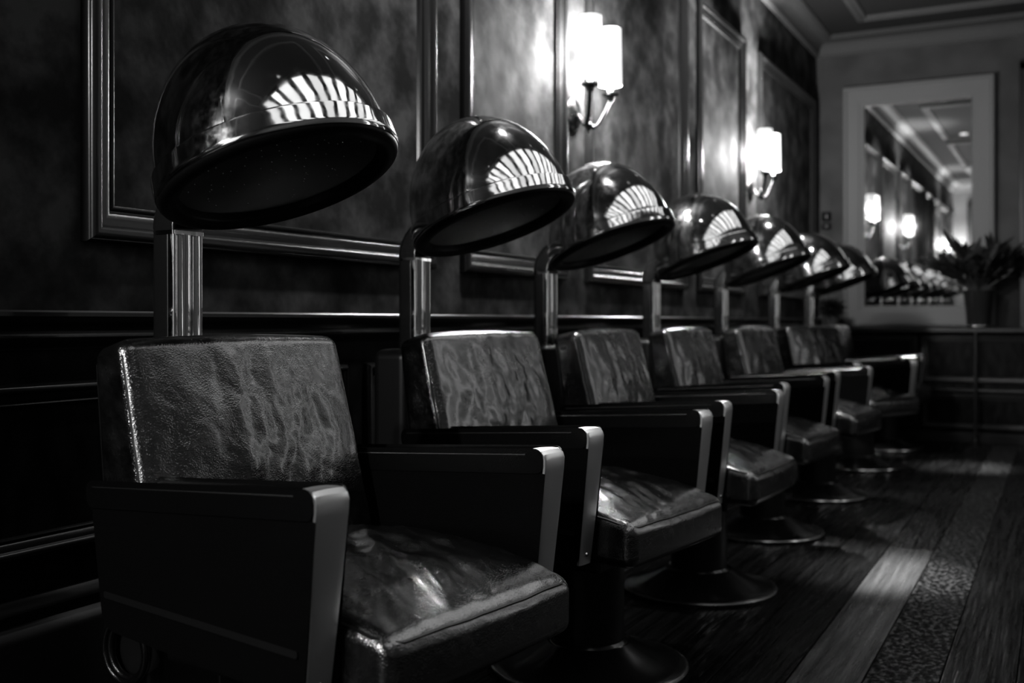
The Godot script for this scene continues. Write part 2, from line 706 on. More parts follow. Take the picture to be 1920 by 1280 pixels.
func make_dryer() -> Node3D:
	var d := thing("hood_dryer")
	# floor foot and housing
	var b := MB.new()
	b.rbox(Vector3(-0.045, 0.012, 0), Vector3(0.19, 0.024, 0.26), 0.008, 2)
	part("foot", b, M.black_metal, d)
	b = MB.new()
	b.rbox(Vector3(-0.045, 0.43, 0), Vector3(0.12, 0.82, 0.20), 0.028, 4, Vector3i(1, 1, 1))
	part("housing", b, M.black_metal, d)
	# pole: black back channel and fluted chrome face
	b = MB.new()
	var chan := PackedVector2Array()
	for p in rounded([Vector2(-0.006, -0.0415), Vector2(-0.006, 0.0415), Vector2(-0.054, 0.0415), Vector2(-0.054, -0.0415)], [0.006, 0.006, 0.014, 0.014], 4):
		chan.append(p)
	var rings := []
	for y in [0.80, 1.098]:
		var ring := PackedVector3Array()
		for p in chan:
			ring.append(Vector3(p.x, y, p.y))
		rings.append(ring)
	b.loft(rings)
	var pole := part("pole", b, M.black_gloss, d)
	b = MB.new()
	var face := PackedVector2Array([Vector2(-0.0065, 0.042), Vector2(-0.0065, -0.042)])
	for i in 73:
		var z := lerpf(-0.0419, 0.0419, i / 72.0)
		var t := absf(z)
		var x: float
		if t > 0.0315:
			x = 0.0015 + sqrt(maxf(0.0, 0.0052 ** 2 - (t - 0.0367) ** 2)) * 1.3
		elif t > 0.0135:
			var g := (t - 0.0225) / 0.009
			x = -0.0025 + 0.005 * g * g
		else:
			x = 0.0025 + 0.0065 * sqrt(maxf(0.0, 1.0 - (t / 0.0136) ** 2))
		face.append(Vector2(x, z))
	rings = []
	for y in [0.80, 1.1]:
		var ring := PackedVector3Array()
		for p in face:
			ring.append(Vector3(p.x, y, p.y))
		rings.append(ring)
	b.loft(rings)
	var fl := part("fluted_face", b, M.chrome, pole, 50)
	fl.set_meta("label", "ribbed bright metal face of pole")
	# elbow: the pole bends forward under the back of the hood
	b = MB.new()
	rings = []
	for i in 14:
		var u := maxf(0.0, (i - 1) / 12.0)
		var a := deg_to_rad(78.0) * u
		var R := 0.075
		# centre of bend lies in front of the pole
		var mid := Vector3(0.055 - R * cos(a), (1.098 if i == 0 else 1.112) + R * sin(a), 0)
		var out := Vector3(cos(a), -sin(a), 0)
		var ring := PackedVector3Array()
		var sc := lerpf(1.0, 0.85, u)
		for p in rounded([Vector2(0.028, -0.0425), Vector2(0.028, 0.0425), Vector2(-0.034, 0.0425), Vector2(-0.034, -0.0425)], [0.006, 0.006, 0.014, 0.014], 4):
			ring.append(mid + out * p.x * sc + Vector3(0, 0, p.y * sc))
		rings.append(ring)
	b.loft(rings)
	var el := part("elbow", b, M.black_gloss, d)
	b = MB.new()
	rings = []
	for y in [1.094, 1.102]:
		var ring := PackedVector3Array()
		for p in rounded([Vector2(0.009, -0.044), Vector2(0.009, 0.044), Vector2(-0.048, 0.044), Vector2(-0.048, -0.044)], [0.004, 0.004, 0.014, 0.014], 4):
			ring.append(Vector3(p.x, y, p.y))
		rings.append(ring)
	b.loft(rings)
	part("collar", b, M.chrome, el)
	# hood, about its own axis; y = 0 is the plane of the rim
	var tilt := Transform3D(Basis(Vector3(0, 0, 1), deg_to_rad(20.5)), Vector3(0.245, 1.193, 0))
	b = MB.new()
	var prof := []
	for i in 29:
		var a := PI / 2 * i / 28
		prof.append(Vector2(0.225 * sin(a), 0.036 + 0.272 * cos(a)))
	prof.append(Vector2(0.225, 0.026))
	b.lathe(prof, 96)
	b.flip()
	b.turn(tilt)
	var shell := part("hood_shell", b, M.chrome, d, 60)
	shell.set_meta("label", "mirror bright dome of the hood")
	b = MB.new()
	b.lathe([Vector2(0.224, 0.0455), Vector2(0.2330, 0.0450), Vector2(0.2352, 0.0435), Vector2(0.2358, 0.041), Vector2(0.2375, 0.012), Vector2(0.2375, 0.005), Vector2(0.2350, 0.001), Vector2(0.228, 0.000)], 96)
	b.flip()
	b.turn(tilt)
	part("rim_band", b, M.chrome, shell, 35)
	b = MB.new()
	prof = [Vector2(0.2345, 0.003)]
	for i in 11:
		var a := PI * i / 10
		prof.append(Vector2(0.214 + 0.0195 * cos(a), 0.001 - 0.013 * sin(a)))
	prof.append(Vector2(0.193, 0.012))
	b.lathe(prof, 80)
	b.flip()
	b.turn(tilt)
	part("rubber_lip", b, M.black_rubber, shell, 60)
	b = MB.new()
	prof = []
	for i in 13:
		var u := i / 12.0
		prof.append(Vector2(0.196 * u, 0.012 + 0.055 * (1 - u * u)))
	b.lathe(prof, 64)
	b.turn(tilt)
	var dish := part("inner_dish", b, M.dish, d, 60)
	b = MB.new()
	var r2 := RandomNumberGenerator.new()
	r2.seed = 8
	for i in 110:
		var rr := sqrt((i + 0.5) / 110.0) * 0.18
		var a := i * 2.39996 + r2.randf_range(-0.5, 0.5)
		var u := rr / 0.196
		b.lathe([Vector2(0.0, -0.0018), Vector2(0.0013, -0.0013), Vector2(0.0019, 0.0), Vector2(0.0019, 0.0012)], 6, Vector3(rr * cos(a), 0.012 + 0.055 * (1 - u * u), rr * sin(a)))
	b.turn(tilt)
	var st := part("vent_beads", b, M.chrome, dish, 70)
	st.set_meta("kind", "stuff")
	return d


func make_sconce() -> Node3D:
	var c := thing("wall_sconce")
	var b := MB.new()
	# plate on the wall; x is away from the wall, origin at the centre of the plate
	b.lathe([Vector2(0.0, 0.030), Vector2(0.018, 0.029), Vector2(0.030, 0.022), Vector2(0.052, 0.018), Vector2(0.066, 0.014), Vector2(0.072, 0.008), Vector2(0.074, 0.0)], 40)
	b.flip()
	b.turn(Transform3D(Basis(Vector3(0, 0, 1), -PI / 2), Vector3.ZERO))
	part("back_plate", b, M.brass, c)
	b = MB.new()
	b.lathe([Vector2(0, 0.04), Vector2(0.010, 0.036), Vector2(0.014, 0.026), Vector2(0.010, 0.016), Vector2(0.016, 0.006), Vector2(0.012, -0.006), Vector2(0.020, -0.016), Vector2(0.014, -0.03), Vector2(0.006, -0.04), Vector2(0.0, -0.055)], 20, Vector3(0.075, -0.035, 0))
	b.flip()
	part("finial", b, M.brass, c)
	for sd in [-1, 1]:
		b = MB.new()
		var path := PackedVector3Array()
		var z: float = sd * 0.11
		var cv := Curve3D.new()
		cv.add_point(Vector3(0.02, 0.0, 0), Vector3.ZERO, Vector3(0.05, -0.02, 0))
		cv.add_point(Vector3(0.085, -0.055, z * 0.4), Vector3(-0.03, 0.0, -z * 0.2), Vector3(0.025, 0.0, z * 0.3))
		cv.add_point(Vector3(0.13, 0.068, z), Vector3(0.0, -0.09, z * 0.1), Vector3.ZERO)
		for i in 25:
			path.append(cv.sample_baked(cv.get_baked_length() * i / 24.0, true))
		b.tube(path, 0.0095, 10)
		var arm := part("arm", b, M.brass, c)
		b = MB.new()
		b.lathe([Vector2(0, 0.098), Vector2(0.022, 0.098), Vector2(0.036, 0.096), Vector2(0.036, 0.088), Vector2(0.020, 0.080), Vector2(0.014, 0.062), Vector2(0.0, 0.06)], 24, Vector3(0.13, 0, z))
		b.flip()
		part("cup", b, M.brass, arm)
		b = MB.new()
		b.lathe([Vector2(0, 0.18), Vector2(0.011, 0.18), Vector2(0.012, 0.096), Vector2(0.0, 0.096)], 16, Vector3(0.13, 0, z))
		b.flip()
		part("candle_tube", b, M.candle, arm)
		b = MB.new()
		b.lathe([Vector2(0.0, 0.28), Vector2(0.010, 0.265), Vector2(0.019, 0.23), Vector2(0.018, 0.205), Vector2(0.011, 0.18)], 20, Vector3(0.13, 0, z))
		b.flip()
		part("bulb", b, M.bulb, arm)
		b = MB.new()
		b.lathe([Vector2(0.0490, 0.128), Vector2(0.0505, 0.128), Vector2(0.0470, 0.372), Vector2(0.0455, 0.372), Vector2(0.0490, 0.128)], 48, Vector3(0.13, 0, z))
		b.flip()
		part("lamp_shade", b, M.shade, c, 30)
		var l := OmniLight3D.new()
		l.name = "lamp_light"
		l.light_energy = LAMP
		l.light_size = 0.045
		l.omni_range = 12.0
		l.omni_attenuation = 2.0
		l.shadow_enabled = true
		l.position = Vector3(0.13, 0.235, z)
		c.add_child(l, true)
		var up := SpotLight3D.new()
		up.name = "shade_opening_light"
		up.light_energy = UPLIGHT
		up.light_size = 0.04
		up.spot_angle = 33.0
		up.spot_angle_attenuation = 0.9
		up.spot_range = 12.0
		up.spot_attenuation = 2.0
		up.shadow_enabled = true
		up.position = Vector3(0.13, 0.395, z)
		up.rotation.x = PI / 2
		c.add_child(up, true)
	return c

const LAMP := 1.0
const UPLIGHT := 4.0
const WINDOWS := [4.05, 5.1, 7.4]
const LAY_Z := 0.3
const LAY_N := 13
const WASHER := 4.0
const DOWNLIGHT := 38.0
const WINDOW := 0.075
const LAYLIGHT := 0.05


func spiky_leaf(len: float, wid: float, droop: float) -> MB:
	var b := MB.new()
	var rings := []
	for i in 9:
		var u := i / 8.0
		var w := wid * sin(PI * pow(u * 0.94 + 0.03, 0.8)) * 0.5 + 0.0008
		var p := Vector3(len * u * (1 - 0.12 * droop * u), len * 0.5 * (0.35 * u - droop * u * u), 0)
		var ring := PackedVector3Array()
		for q in [Vector2(-1, 0.25), Vector2(0, -0.12), Vector2(1, 0.25), Vector2(0, 0.12)]:
			ring.append(p + Vector3(0, q.y * w * 0.7, q.x * w))
		rings.append(ring)
	return b.loft(rings)


# ---------------------------------------------------------------- the scene
func _ready() -> void:
	rng.seed = 20
	# camera
	var cam := Camera3D.new()
	cam.name = "camera"
	add_child(cam)
	cam.position = Vector3(0, EYE, 0)
	cam.rotation = Vector3(0, deg_to_rad(YAW), 0)
	var at := CameraAttributesPhysical.new()
	at.frustum_focal_length = 36.0
	at.frustum_focus_distance = 2.15
	at.frustum_near = 0.05
	at.frustum_far = 100.0
	at.exposure_aperture = 2.9
	cam.attributes = at
	cam.projection = Camera3D.PROJECTION_FRUSTUM
	cam.near = 0.05
	cam.far = 100.0
	cam.size = 2.0 * 0.05 * 640.0 / F_PX
	cam.frustum_offset = Vector2(0, -0.05 * 38.0 / F_PX)
	cam.current = true
	# surroundings
	var we := WorldEnvironment.new()
	we.name = "surroundings"
	var e := Environment.new()
	e.background_mode = Environment.BG_COLOR
	e.background_color = Color(0.02, 0.02, 0.02)
	e.tonemap_mode = Environment.TONE_MAPPER_LINEAR
	e.tonemap_exposure = 2.6
	e.sdfgi_enabled = true
	e.ssao_enabled = true
	e.ssil_enabled = true
	we.environment = e
	add_child(we)
	# daylight that comes in by the lit windows (see window())
	for k in WINDOWS.size():
		window_light(Vector3(OPP_X - 0.07, 1.9, -WINDOWS[k]), Vector2(0.28, 1.9), PI / 2, WINDOW)
	window_light(Vector3(-0.85, 1.7, BACK_Z - 0.07), Vector2(1.3, 2.3), 0.0, WINDOW * 0.6)
	for k in LAY_N:
		ceiling_light(Vector3(LAY_X, CEIL - 0.065, LAY_Z - 0.55 * k), LAYLIGHT)

	materials()
	room()
	furniture()


func window_light(p: Vector3, size: Vector2, turn: float, energy: float) -> void:
	var l := AreaLight3D.new()
	l.name = "window_light"
	l.area_size = size
	l.light_energy = energy
	l.position = p
	l.rotation.y = turn
	l.area_range = 15.0
	l.area_attenuation = 2.0
	l.shadow_enabled = true
	add_child(l, true)


const LAY_X := 0.42
const LAY_W := 1.45

func ceiling_light(p: Vector3, energy: float) -> void:
	var l := AreaLight3D.new()
	l.name = "laylight"
	l.area_size = Vector2(LAY_W, 0.34)
	l.light_energy = energy
	l.position = p
	l.rotation.x = -PI / 2
	l.area_range = 15.0
	l.area_attenuation = 2.0
	l.shadow_enabled = true
	add_child(l, true)


func laylight() -> void:
	var w := Node3D.new()
	w.name = "window_%d" % (WINDOWS.size() + 2)
	w.set_meta("kind", "structure")
	w.set_meta("label", "long glazed laylight in the ceiling with dark ribs")
	add_child(w)
	w.position = Vector3(LAY_X, CEIL, 0)
	var b := MB.new()
	var z0 := LAY_Z + 0.4
	var z1 := LAY_Z - 0.55 * (LAY_N - 1) - 0.4
	frame(b, -LAY_W / 2 - 0.12, z1, LAY_W / 2 + 0.12, z0, [Vector2(0, 0), Vector2(0, 0.05), Vector2(0.02, 0.06), Vector2(0.09, 0.06), Vector2(0.11, 0.04), Vector2(0.12, 0.0)], func(a, z, o): return Vector3(a, -o, z))
	part("frame", b, M.dark_trim, w)
	var pm := MB.new().rbox(Vector3.ZERO, Vector3(LAY_W, 0.01, 0.36), 0.002, 1).done()
	var rm := MB.new().rbox(Vector3.ZERO, Vector3(LAY_W, 0.05, 0.18), 0.006, 1).done()
	for k in LAY_N:
		inst("pane", pm, M.lay_panes[[0, 2, 1, 2, 0, 1, 2][k % 7]], w, Vector3(0, -0.03, LAY_Z - 0.55 * k))
		inst("rib", rm, M.dark_trim, w, Vector3(0, -0.025, LAY_Z - 0.55 * k - 0.275))


func room() -> void:
	var b: MB
	var T := 0.15
	var put_left := func(a: float, h: float, o: float) -> Vector3: return Vector3(WALL_X + o, h, -a)
	var put_far := func(a: float, h: float, o: float) -> Vector3: return Vector3(a, h, FAR_Z + o)
	# shells
	structure("wall_left", MB.new().box(Vector3(WALL_X - T, 0, FAR_Z - T), Vector3(WALL_X, CEIL, BACK_Z + T)), M.plaster, "mottled plaster wall with moulded panels")
	structure("wall_far", MB.new().box(Vector3(WALL_X, 0, FAR_Z - T), Vector3(OPP_X, CEIL, FAR_Z)), M.pale_paint, "pale painted end wall behind the mirror")
	structure("wall_right", MB.new().box(Vector3(OPP_X, 0, FAR_Z - T), Vector3(OPP_X + T, CEIL, BACK_Z + T)), M.other_wall, "dark wall with tall lit windows")
	structure("wall_near", MB.new().box(Vector3(WALL_X, 0, BACK_Z), Vector3(OPP_X, CEIL, BACK_Z + T)), M.other_wall, "dark wall with one wide window")
	structure("ceiling", MB.new().box(Vector3(WALL_X - T, CEIL, FAR_Z - T), Vector3(OPP_X + T, CEIL + T, BACK_Z + T)), M.ceiling, "plain pale ceiling")
	# floor: dark boards laid along the room, each a part
	var fl := structure("floor", MB.new().box(Vector3(WALL_X - T, -0.12, FAR_Z - T), Vector3(OPP_X + T, -0.024, BACK_Z + T)), M.under, "dark wooden floor of long worn boards")
	var pitch := 0.175
	var meshes := {}
	var x0 := -0.452 - pitch * 8
	for r in 30:
		var xa := x0 + r * pitch
		if xa < WALL_X - pitch * 0.5 or xa > OPP_X:
			continue
		var z := BACK_Z - rng.randf_range(0.0, 2.4)
		var zs := [BACK_Z]
		while z > FAR_Z + 0.6:
			zs.append(z)
			z -= [2.4, 3.0, 3.6][rng.randi() % 3]
		zs.append(FAR_Z)
		for i in zs.size() - 1:
			var len: float = zs[i] - zs[i + 1]
			var key := roundi(len * 1000)
			if not meshes.has(key):
				meshes[key] = MB.new().rbox(Vector3.ZERO, Vector3(pitch - 0.0035, 0.024, len - 0.003), 0.002, 1).done()
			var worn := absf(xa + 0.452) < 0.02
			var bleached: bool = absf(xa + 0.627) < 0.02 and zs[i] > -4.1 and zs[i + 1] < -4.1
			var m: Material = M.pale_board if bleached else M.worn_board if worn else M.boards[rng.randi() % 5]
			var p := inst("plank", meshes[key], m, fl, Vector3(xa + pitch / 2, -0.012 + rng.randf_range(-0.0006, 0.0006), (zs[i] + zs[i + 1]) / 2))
			p.rotation.z = rng.randf_range(-0.004, 0.004)
	# left wall: dado, rails, baseboard
	b = MB.new().box(Vector3(WALL_X, 0, FAR_Z), Vector3(WALL_X + 0.012, 0.90, BACK_Z))
	structure("trim_1", b, M.wainscot, "black dado panelling of the long wall")
	b = run_z(MB.new(), FAR_Z, BACK_Z, [Vector2(0, 0.942), Vector2(0.046, 0.942), Vector2(0.050, 0.938), Vector2(0.050, 0.930), Vector2(0.045, 0.926), Vector2(0.038, 0.922), Vector2(0.030, 0.912), Vector2(0.027, 0.900), Vector2(0.032, 0.894), Vector2(0.034, 0.888), Vector2(0.032, 0.882), Vector2(0.026, 0.878), Vector2(0.022, 0.868), Vector2(0.016, 0.862), Vector2(0, 0.862)])
	structure("trim_2", b, M.dark_trim, "black chair rail along the long wall")
	b = run_z(MB.new(), FAR_Z, BACK_Z, [Vector2(0, 0.37), Vector2(0.020, 0.37), Vector2(0.024, 0.364), Vector2(0.030, 0.352), Vector2(0.030, 0.344), Vector2(0.024, 0.338), Vector2(0.022, 0.32), Vector2(0.028, 0.312), Vector2(0.036, 0.30), Vector2(0.038, 0.29), Vector2(0.038, 0.0), Vector2(0, 0)])
	structure("baseboard_left", b, M.dark_trim, "tall black baseboard of the long wall")
	var n := 3
	for iv in [[-1.6, -0.72], [-0.62, 0.86], [0.96, 2.51], [2.61, 4.2], [4.3, 5.9], [6.0, 7.6], [7.7, 8.55]]:
		b = frame(MB.new(), iv[0], 0.45, iv[1], 0.795, moulding_profile(0.045, 0.022), func(a, h, o): return Vector3(WALL_X + 0.012 + o, h, -a))
		structure("trim_%d" % n, b, M.dark_trim, "black moulding frame of a dado panel")
		n += 1
	for iv in [[-3.6, -2.95], [-2.45, -1.05], [-0.85, 0.05], [0.4, 1.2], [1.592, 3.005], [3.196, 4.05], [4.28, 5.656], [5.88, 6.87], [7.256, 9.08]]:
		b = frame(MB.new(), iv[0], 1.09, iv[1], 2.76, moulding_profile(0.085, 0.034), put_left)
		structure("trim_%d" % n, b, M.moulding, "moulded frame of an upper wall panel")
		n += 1
	# cornice all round, ceiling frame, beams
	var put_ceil := func(a: float, z: float, o: float) -> Vector3: return Vector3(a, CEIL - o, z)
	var prof := [Vector2(0, 0.150), Vector2(0.010, 0.150), Vector2(0.014, 0.140), Vector2(0.022, 0.136)]
	for i in 9:
		var a := PI / 2 * i / 8
		prof.append(Vector2(0.125 - 0.098 * cos(a), 0.128 - 0.098 * sin(a)))
	prof.append_array([Vector2(0.135, 0.030), Vector2(0.139, 0.022), Vector2(0.150, 0.018), Vector2(0.150, 0.0)])
	b = frame(MB.new(), WALL_X, FAR_Z, OPP_X, BACK_Z, prof, put_ceil)
	structure("trim_%d" % n, b, M.cornice, "coved cornice round the ceiling"); n += 1
	var zb := FAR_Z + 0.52
	for k in 4:
		var ze := zb + 2.7
		b = frame(MB.new(), WALL_X + 0.42, zb, OPP_X - 0.42, ze, [Vector2(0, 0), Vector2(0.0, 0.020), Vector2(0.012, 0.030), Vector2(0.045, 0.034), Vector2(0.055, 0.024), Vector2(0.075, 0.020), Vector2(0.085, 0.008), Vector2(0.085, 0.0)], put_ceil)
		structure("trim_%d" % n, b, M.cornice, "raised moulding frame on the ceiling"); n += 1
		zb = ze + 0.45
	# far wall: door and small trims
	door()
	laylight()
	for k in WINDOWS.size():
		window(k + 1, Vector3(OPP_X, 1.9, -WINDOWS[k]), Vector2(0.28, 1.9), -PI / 2)
	window(WINDOWS.size() + 1, Vector3(-0.85, 1.7, BACK_Z), Vector2(1.3, 2.3), PI)


func window(k: int, p: Vector3, size: Vector2, turn: float) -> void:
	var w := Node3D.new()
	w.name = "window_%d" % k
	w.set_meta("kind", "structure")
	add_child(w)
	w.position = p
	w.rotation.y = turn
	var b := MB.new()
	var h := size / 2
	frame(b, -h.x - 0.09, -h.y - 0.09, h.x + 0.09, h.y + 0.09, [Vector2(0, 0), Vector2(0, 0.03), Vector2(0.02, 0.045), Vector2(0.07, 0.045), Vector2(0.09, 0.03), Vector2(0.09, 0.0)], func(a, y, o): return Vector3(a, y, o))
	part("frame", b, M.dark_trim, w)
	b = MB.new()
	for x in [-h.x, 0.0]:
		for y in [-h.y, -h.y / 3, h.y / 3]:
			var pb := MB.new()
			pb.box(Vector3(x + 0.014, y + 0.012, 0.002), Vector3(x + h.x - 0.014, y + h.y * 2 / 3 - 0.012, 0.008))
			part("pane", pb, M.pane if k <= WINDOWS.size() else M.dim_pane, w)
	b.box(Vector3(-0.01, -h.y, 0.0), Vector3(0.01, h.y, 0.02))
	for y in [-h.y / 3, h.y / 3]:
		b.box(Vector3(-h.x, y - 0.012, 0.0), Vector3(h.x, y + 0.012, 0.02))
	part("glazing_bar", b, M.dark_trim, w)


func door() -> void:
	var d := Node3D.new()
	d.name = "door_1"
	d.set_meta("kind", "structure")
	d.set_meta("label", "dark door in the pale end wall")
	add_child(d)
	d.position = Vector3(-0.29, 0, FAR_Z)
	var b := MB.new()
	b.rbox(Vector3(0.55, 1.46, 0.02), Vector3(0.98, 2.84, 0.04), 0.004, 1)
	part("door_leaf", b, M.wainscot, d)
	b = MB.new()
	for q in [[0.0, 0.07], [1.03, 1.10]]:
		b.rbox(Vector3((q[0] + q[1]) / 2, 1.47, 0.03), Vector3(q[1] - q[0], 2.94, 0.06), 0.008, 2)
	b.rbox(Vector3(0.55, 2.915, 0.03), Vector3(1.1, 0.08, 0.06), 0.008, 2)
	part("door_frame", b, M.dark_trim, d)
	b = MB.new()
	for y in [[0.25, 1.2], [1.4, 2.7]]:
		frame(b, 0.18, y[0], 0.92, y[1], moulding_profile(0.05, 0.015), func(a, h, o): return Vector3(a, h, 0.04 + o))
	part("panel_moulding", b, M.dark_trim, d)


func furniture() -> void:
	var b: MB
	var ords := ["first", "second", "third", "fourth", "fifth", "sixth", "seventh"]
	var S := [1.61, 2.62, 3.56, 4.63, 5.75, 7.0, 8.1]
	var SD := [1.62, 2.62, 3.56, 4.63, 5.75, 7.0, 8.1]
	var CX := [-1.118, -1.12, -1.11, -1.16, -1.15, -1.14, -1.14]
	var CY := [8.0, 8.0, 2.0, 4.0, 6.0, 25.0, 6.0]
	var PX := [-1.578, -1.645, -1.672, -1.645, -1.645, -1.655, -1.655]
	var chair_labels := [
		"black leather salon chair closest to the camera, its seat cut by the lower edge",
		"black leather salon chair second from the camera, its thick pedestal standing full in view",
		"black leather salon chair third from the camera, its round base unobstructed on the boards",
		"black leather salon chair fourth along the row, under the hood between both sconces",
		"black leather salon chair fifth along the row, three places from the end counter",
		"black leather salon chair sixth along the row, swivelled a little towards the camera",
		"black leather salon chair at the end of the row, almost touching the dark counter"]
	var dryer_labels := [
		"largest chrome hood dryer, closest to the camera, with its fluted pole behind the first chair",
		"chrome hood dryer second from the camera, in front of the narrow wall panel",
		"chrome hood dryer third from the camera, right below the nearer wall sconce",
		"chrome hood dryer fourth along the row, below the wall between the two sconces",
		"chrome hood dryer fifth along the row, below the farther wall sconce",
		"chrome hood dryer sixth along the row, last but one before the mirror",
		"smallest chrome hood dryer at the end of the row beside the pale mirror frame"]
	var chair := make_chair()
	var dryer := make_dryer()
	for i in 7:
		var c: Node3D = chair if i == 0 else dup(chair, "salon_chair")
		c.position = Vector3(CX[i], 0, -S[i])
		c.rotation_degrees.y = -CY[i]
		tag(c, chair_labels[i], "chair", "salon chairs in a row along the panelled wall")
		var d: Node3D = dryer if i == 0 else dup(dryer, "hood_dryer")
		d.position = Vector3(PX[i], 0, -SD[i])
		tag(d, dryer_labels[i], "hair dryer", "hood dryers in a row along the panelled wall")
	# hose looped behind the first chair
	b = MB.new()
	var path := PackedVector3Array()
	for i in 81:
		var a := TAU * 2.0 * i / 80.0 + 0.6
		var rr := 0.054 - 0.004 * sin(a * 0.5)
		path.append(Vector3(rr * cos(a), rr * 1.15 * sin(a), 0.013 * i / 80.0))
	b.tube(path, 0.0085, 10)
	var hose := part("cable_coil", b, M.pad_leather)
	hose.position = Vector3(-1.613, 0.285, -1.507)
	tag(hose, "coiled dark cable hanging low behind the arm of the closest chair", "cable")
	# sconces
	var sc := make_sconce()
	var sl := ["brass twin-shade wall sconce nearer the camera, glowing above the third hood dryer",
		"brass twin-shade wall sconce farther along, glowing beside the end corner",
		"brass twin-shade wall sconce seen only in the mirror, past the nearer one",
		"brass twin-shade wall sconce seen only in the mirror, deepest of the reflected lamps"]
	var ss := [4.15, 7.06, -0.85, -3.1]
	for i in 4:
		var c: Node3D = sc if i == 0 else dup(sc, "wall_sconce")
		c.position = Vector3(WALL_X, 1.80, -ss[i])
		tag(c, sl[i], "wall lamp", "twin shade sconces on the panelled wall")
	# mirror
	var m := thing("wall_mirror", Vector3(-1.045, 1.865, FAR_Z))
	m.rotation_degrees.x = 0.5
	tag(m, "tall rectangular mirror in a wide pale moulded frame on the end wall", "mirror")
	var flat := func(a: float, h: float, o: float) -> Vector3: return Vector3(a, h, o)
	b = frame(MB.new(), -0.578, -0.985, 0.578, 1.005, [Vector2(0, 0), Vector2(0, 0.05), Vector2(0.008, 0.058), Vector2(0.024, 0.058), Vector2(0.032, 0.046), Vector2(0.040, 0.040), Vector2(0.100, 0.036), Vector2(0.110, 0.030), Vector2(0.122, 0.030), Vector2(0.130, 0.022), Vector2(0.157, 0.018), Vector2(0.157, 0.004)], flat)
	part("frame", b, M.frame_paint, m)
	b = frame(MB.new(), -0.425, -0.832, 0.425, 0.850, [Vector2(0, 0.0), Vector2(0, 0.016), Vector2(0.004, 0.020), Vector2(0.010, 0.020), Vector2(0.014, 0.014), Vector2(0.014, 0.006)], flat)
	part("beading", b, M.frame_paint, m)
	b = MB.new().box(Vector3(-0.422, -0.829, 0.004), Vector3(0.422, 0.846, 0.010))
	part("mirror_glass", b, M.mirror, m)
	for k in 3:
		var dl := thing("ceiling_downlight", Vector3(-0.56, CEIL, -(0.9 + 3.2 * k)))
		tag(dl, ["small recessed ceiling spotlight nearest the near wall", "small recessed ceiling spotlight over the middle of the boards", "small recessed ceiling spotlight close to the end counter"][k], "ceiling light", "recessed spotlights along the laylight")
		b = MB.new().lathe([Vector2(0.03, -0.006), Vector2(0.046, -0.008), Vector2(0.052, -0.004), Vector2(0.052, 0.0)], 28)
		part("ring", b, M.steel, dl)
		b = MB.new().lathe([Vector2(0.0, -0.004), Vector2(0.031, -0.004), Vector2(0.031, -0.001)], 24)
		part("lens", b, M.shade, dl)
		var sp := SpotLight3D.new()
		sp.name = "downlight_beam"
		sp.light_energy = DOWNLIGHT
		sp.light_size = 0.10
		sp.spot_angle = 7.0
		sp.spot_angle_attenuation = 1.0
		sp.spot_range = 8.0
		sp.spot_attenuation = 2.0
		sp.shadow_enabled = true
		sp.position = Vector3(0, -0.05, 0)
		sp.rotation.x = -PI / 2
		dl.add_child(sp)
	for k in 2:
		var dl := thing("wall_washer", Vector3(-1.15, CEIL, -(3.15 + 2.75 * k)))
		tag(dl, ["small recessed spotlight washing the wall beside the nearer sconce", "small recessed spotlight washing the wall between the two sconces"][k], "ceiling light", "recessed spotlights by the panelled wall")
		b = MB.new().lathe([Vector2(0.04, -0.006), Vector2(0.056, -0.008), Vector2(0.062, -0.004), Vector2(0.062, 0.0)], 28)
		part("ring", b, M.steel, dl)
		b = MB.new().lathe([Vector2(0.0, -0.004), Vector2(0.041, -0.004), Vector2(0.041, -0.001)], 24)
		part("lens", b, M.shade, dl)
		var sp := SpotLight3D.new()
		sp.name = "washer_beam"
		sp.light_energy = WASHER
		sp.light_size = 0.05
		sp.spot_angle = 40.0
		sp.spot_angle_attenuation = 1.0
		sp.spot_range = 8.0
		sp.spot_attenuation = 2.0
		sp.shadow_enabled = true
		sp.position = Vector3(0, -0.05, 0)
		sp.rotation = Vector3(deg_to_rad(-62), PI / 2, 0)
		dl.add_child(sp)
	counter()
	plants()
	# switches on the end wall
	b = MB.new().rbox(Vector3(-1.768, 1.805, FAR_Z + 0.006), Vector3(0.08, 0.08, 0.012), 0.004, 2)
	var p := part("wall_switch", b, M.switch)
	tag(p, "small dark square switch plate in the corner, upper of the two", "switch", "")
	b = MB.new().rbox(Vector3(0, 0, 0.014), Vector3(0.022, 0.034, 0.008), 0.003, 2).turn(Transform3D(Basis(), Vector3(-1.768, 1.805, FAR_Z)))
	part("rocker", b, M.dark_trim, p)
	b = MB.new().rbox(Vector3(-1.768, 1.722, FAR_Z + 0.006), Vector3(0.08, 0.055, 0.012), 0.004, 2)
	p = part("wall_switch_001", b, M.switch)
	tag(p, "small dark oblong switch plate in the corner, lower of the two", "switch", "")
	b = MB.new().rbox(Vector3(0, 0, 0.014), Vector3(0.034, 0.020, 0.008), 0.003, 2).turn(Transform3D(Basis(), Vector3(-1.768, 1.722, FAR_Z)))
	part("rocker", b, M.dark_trim, p)


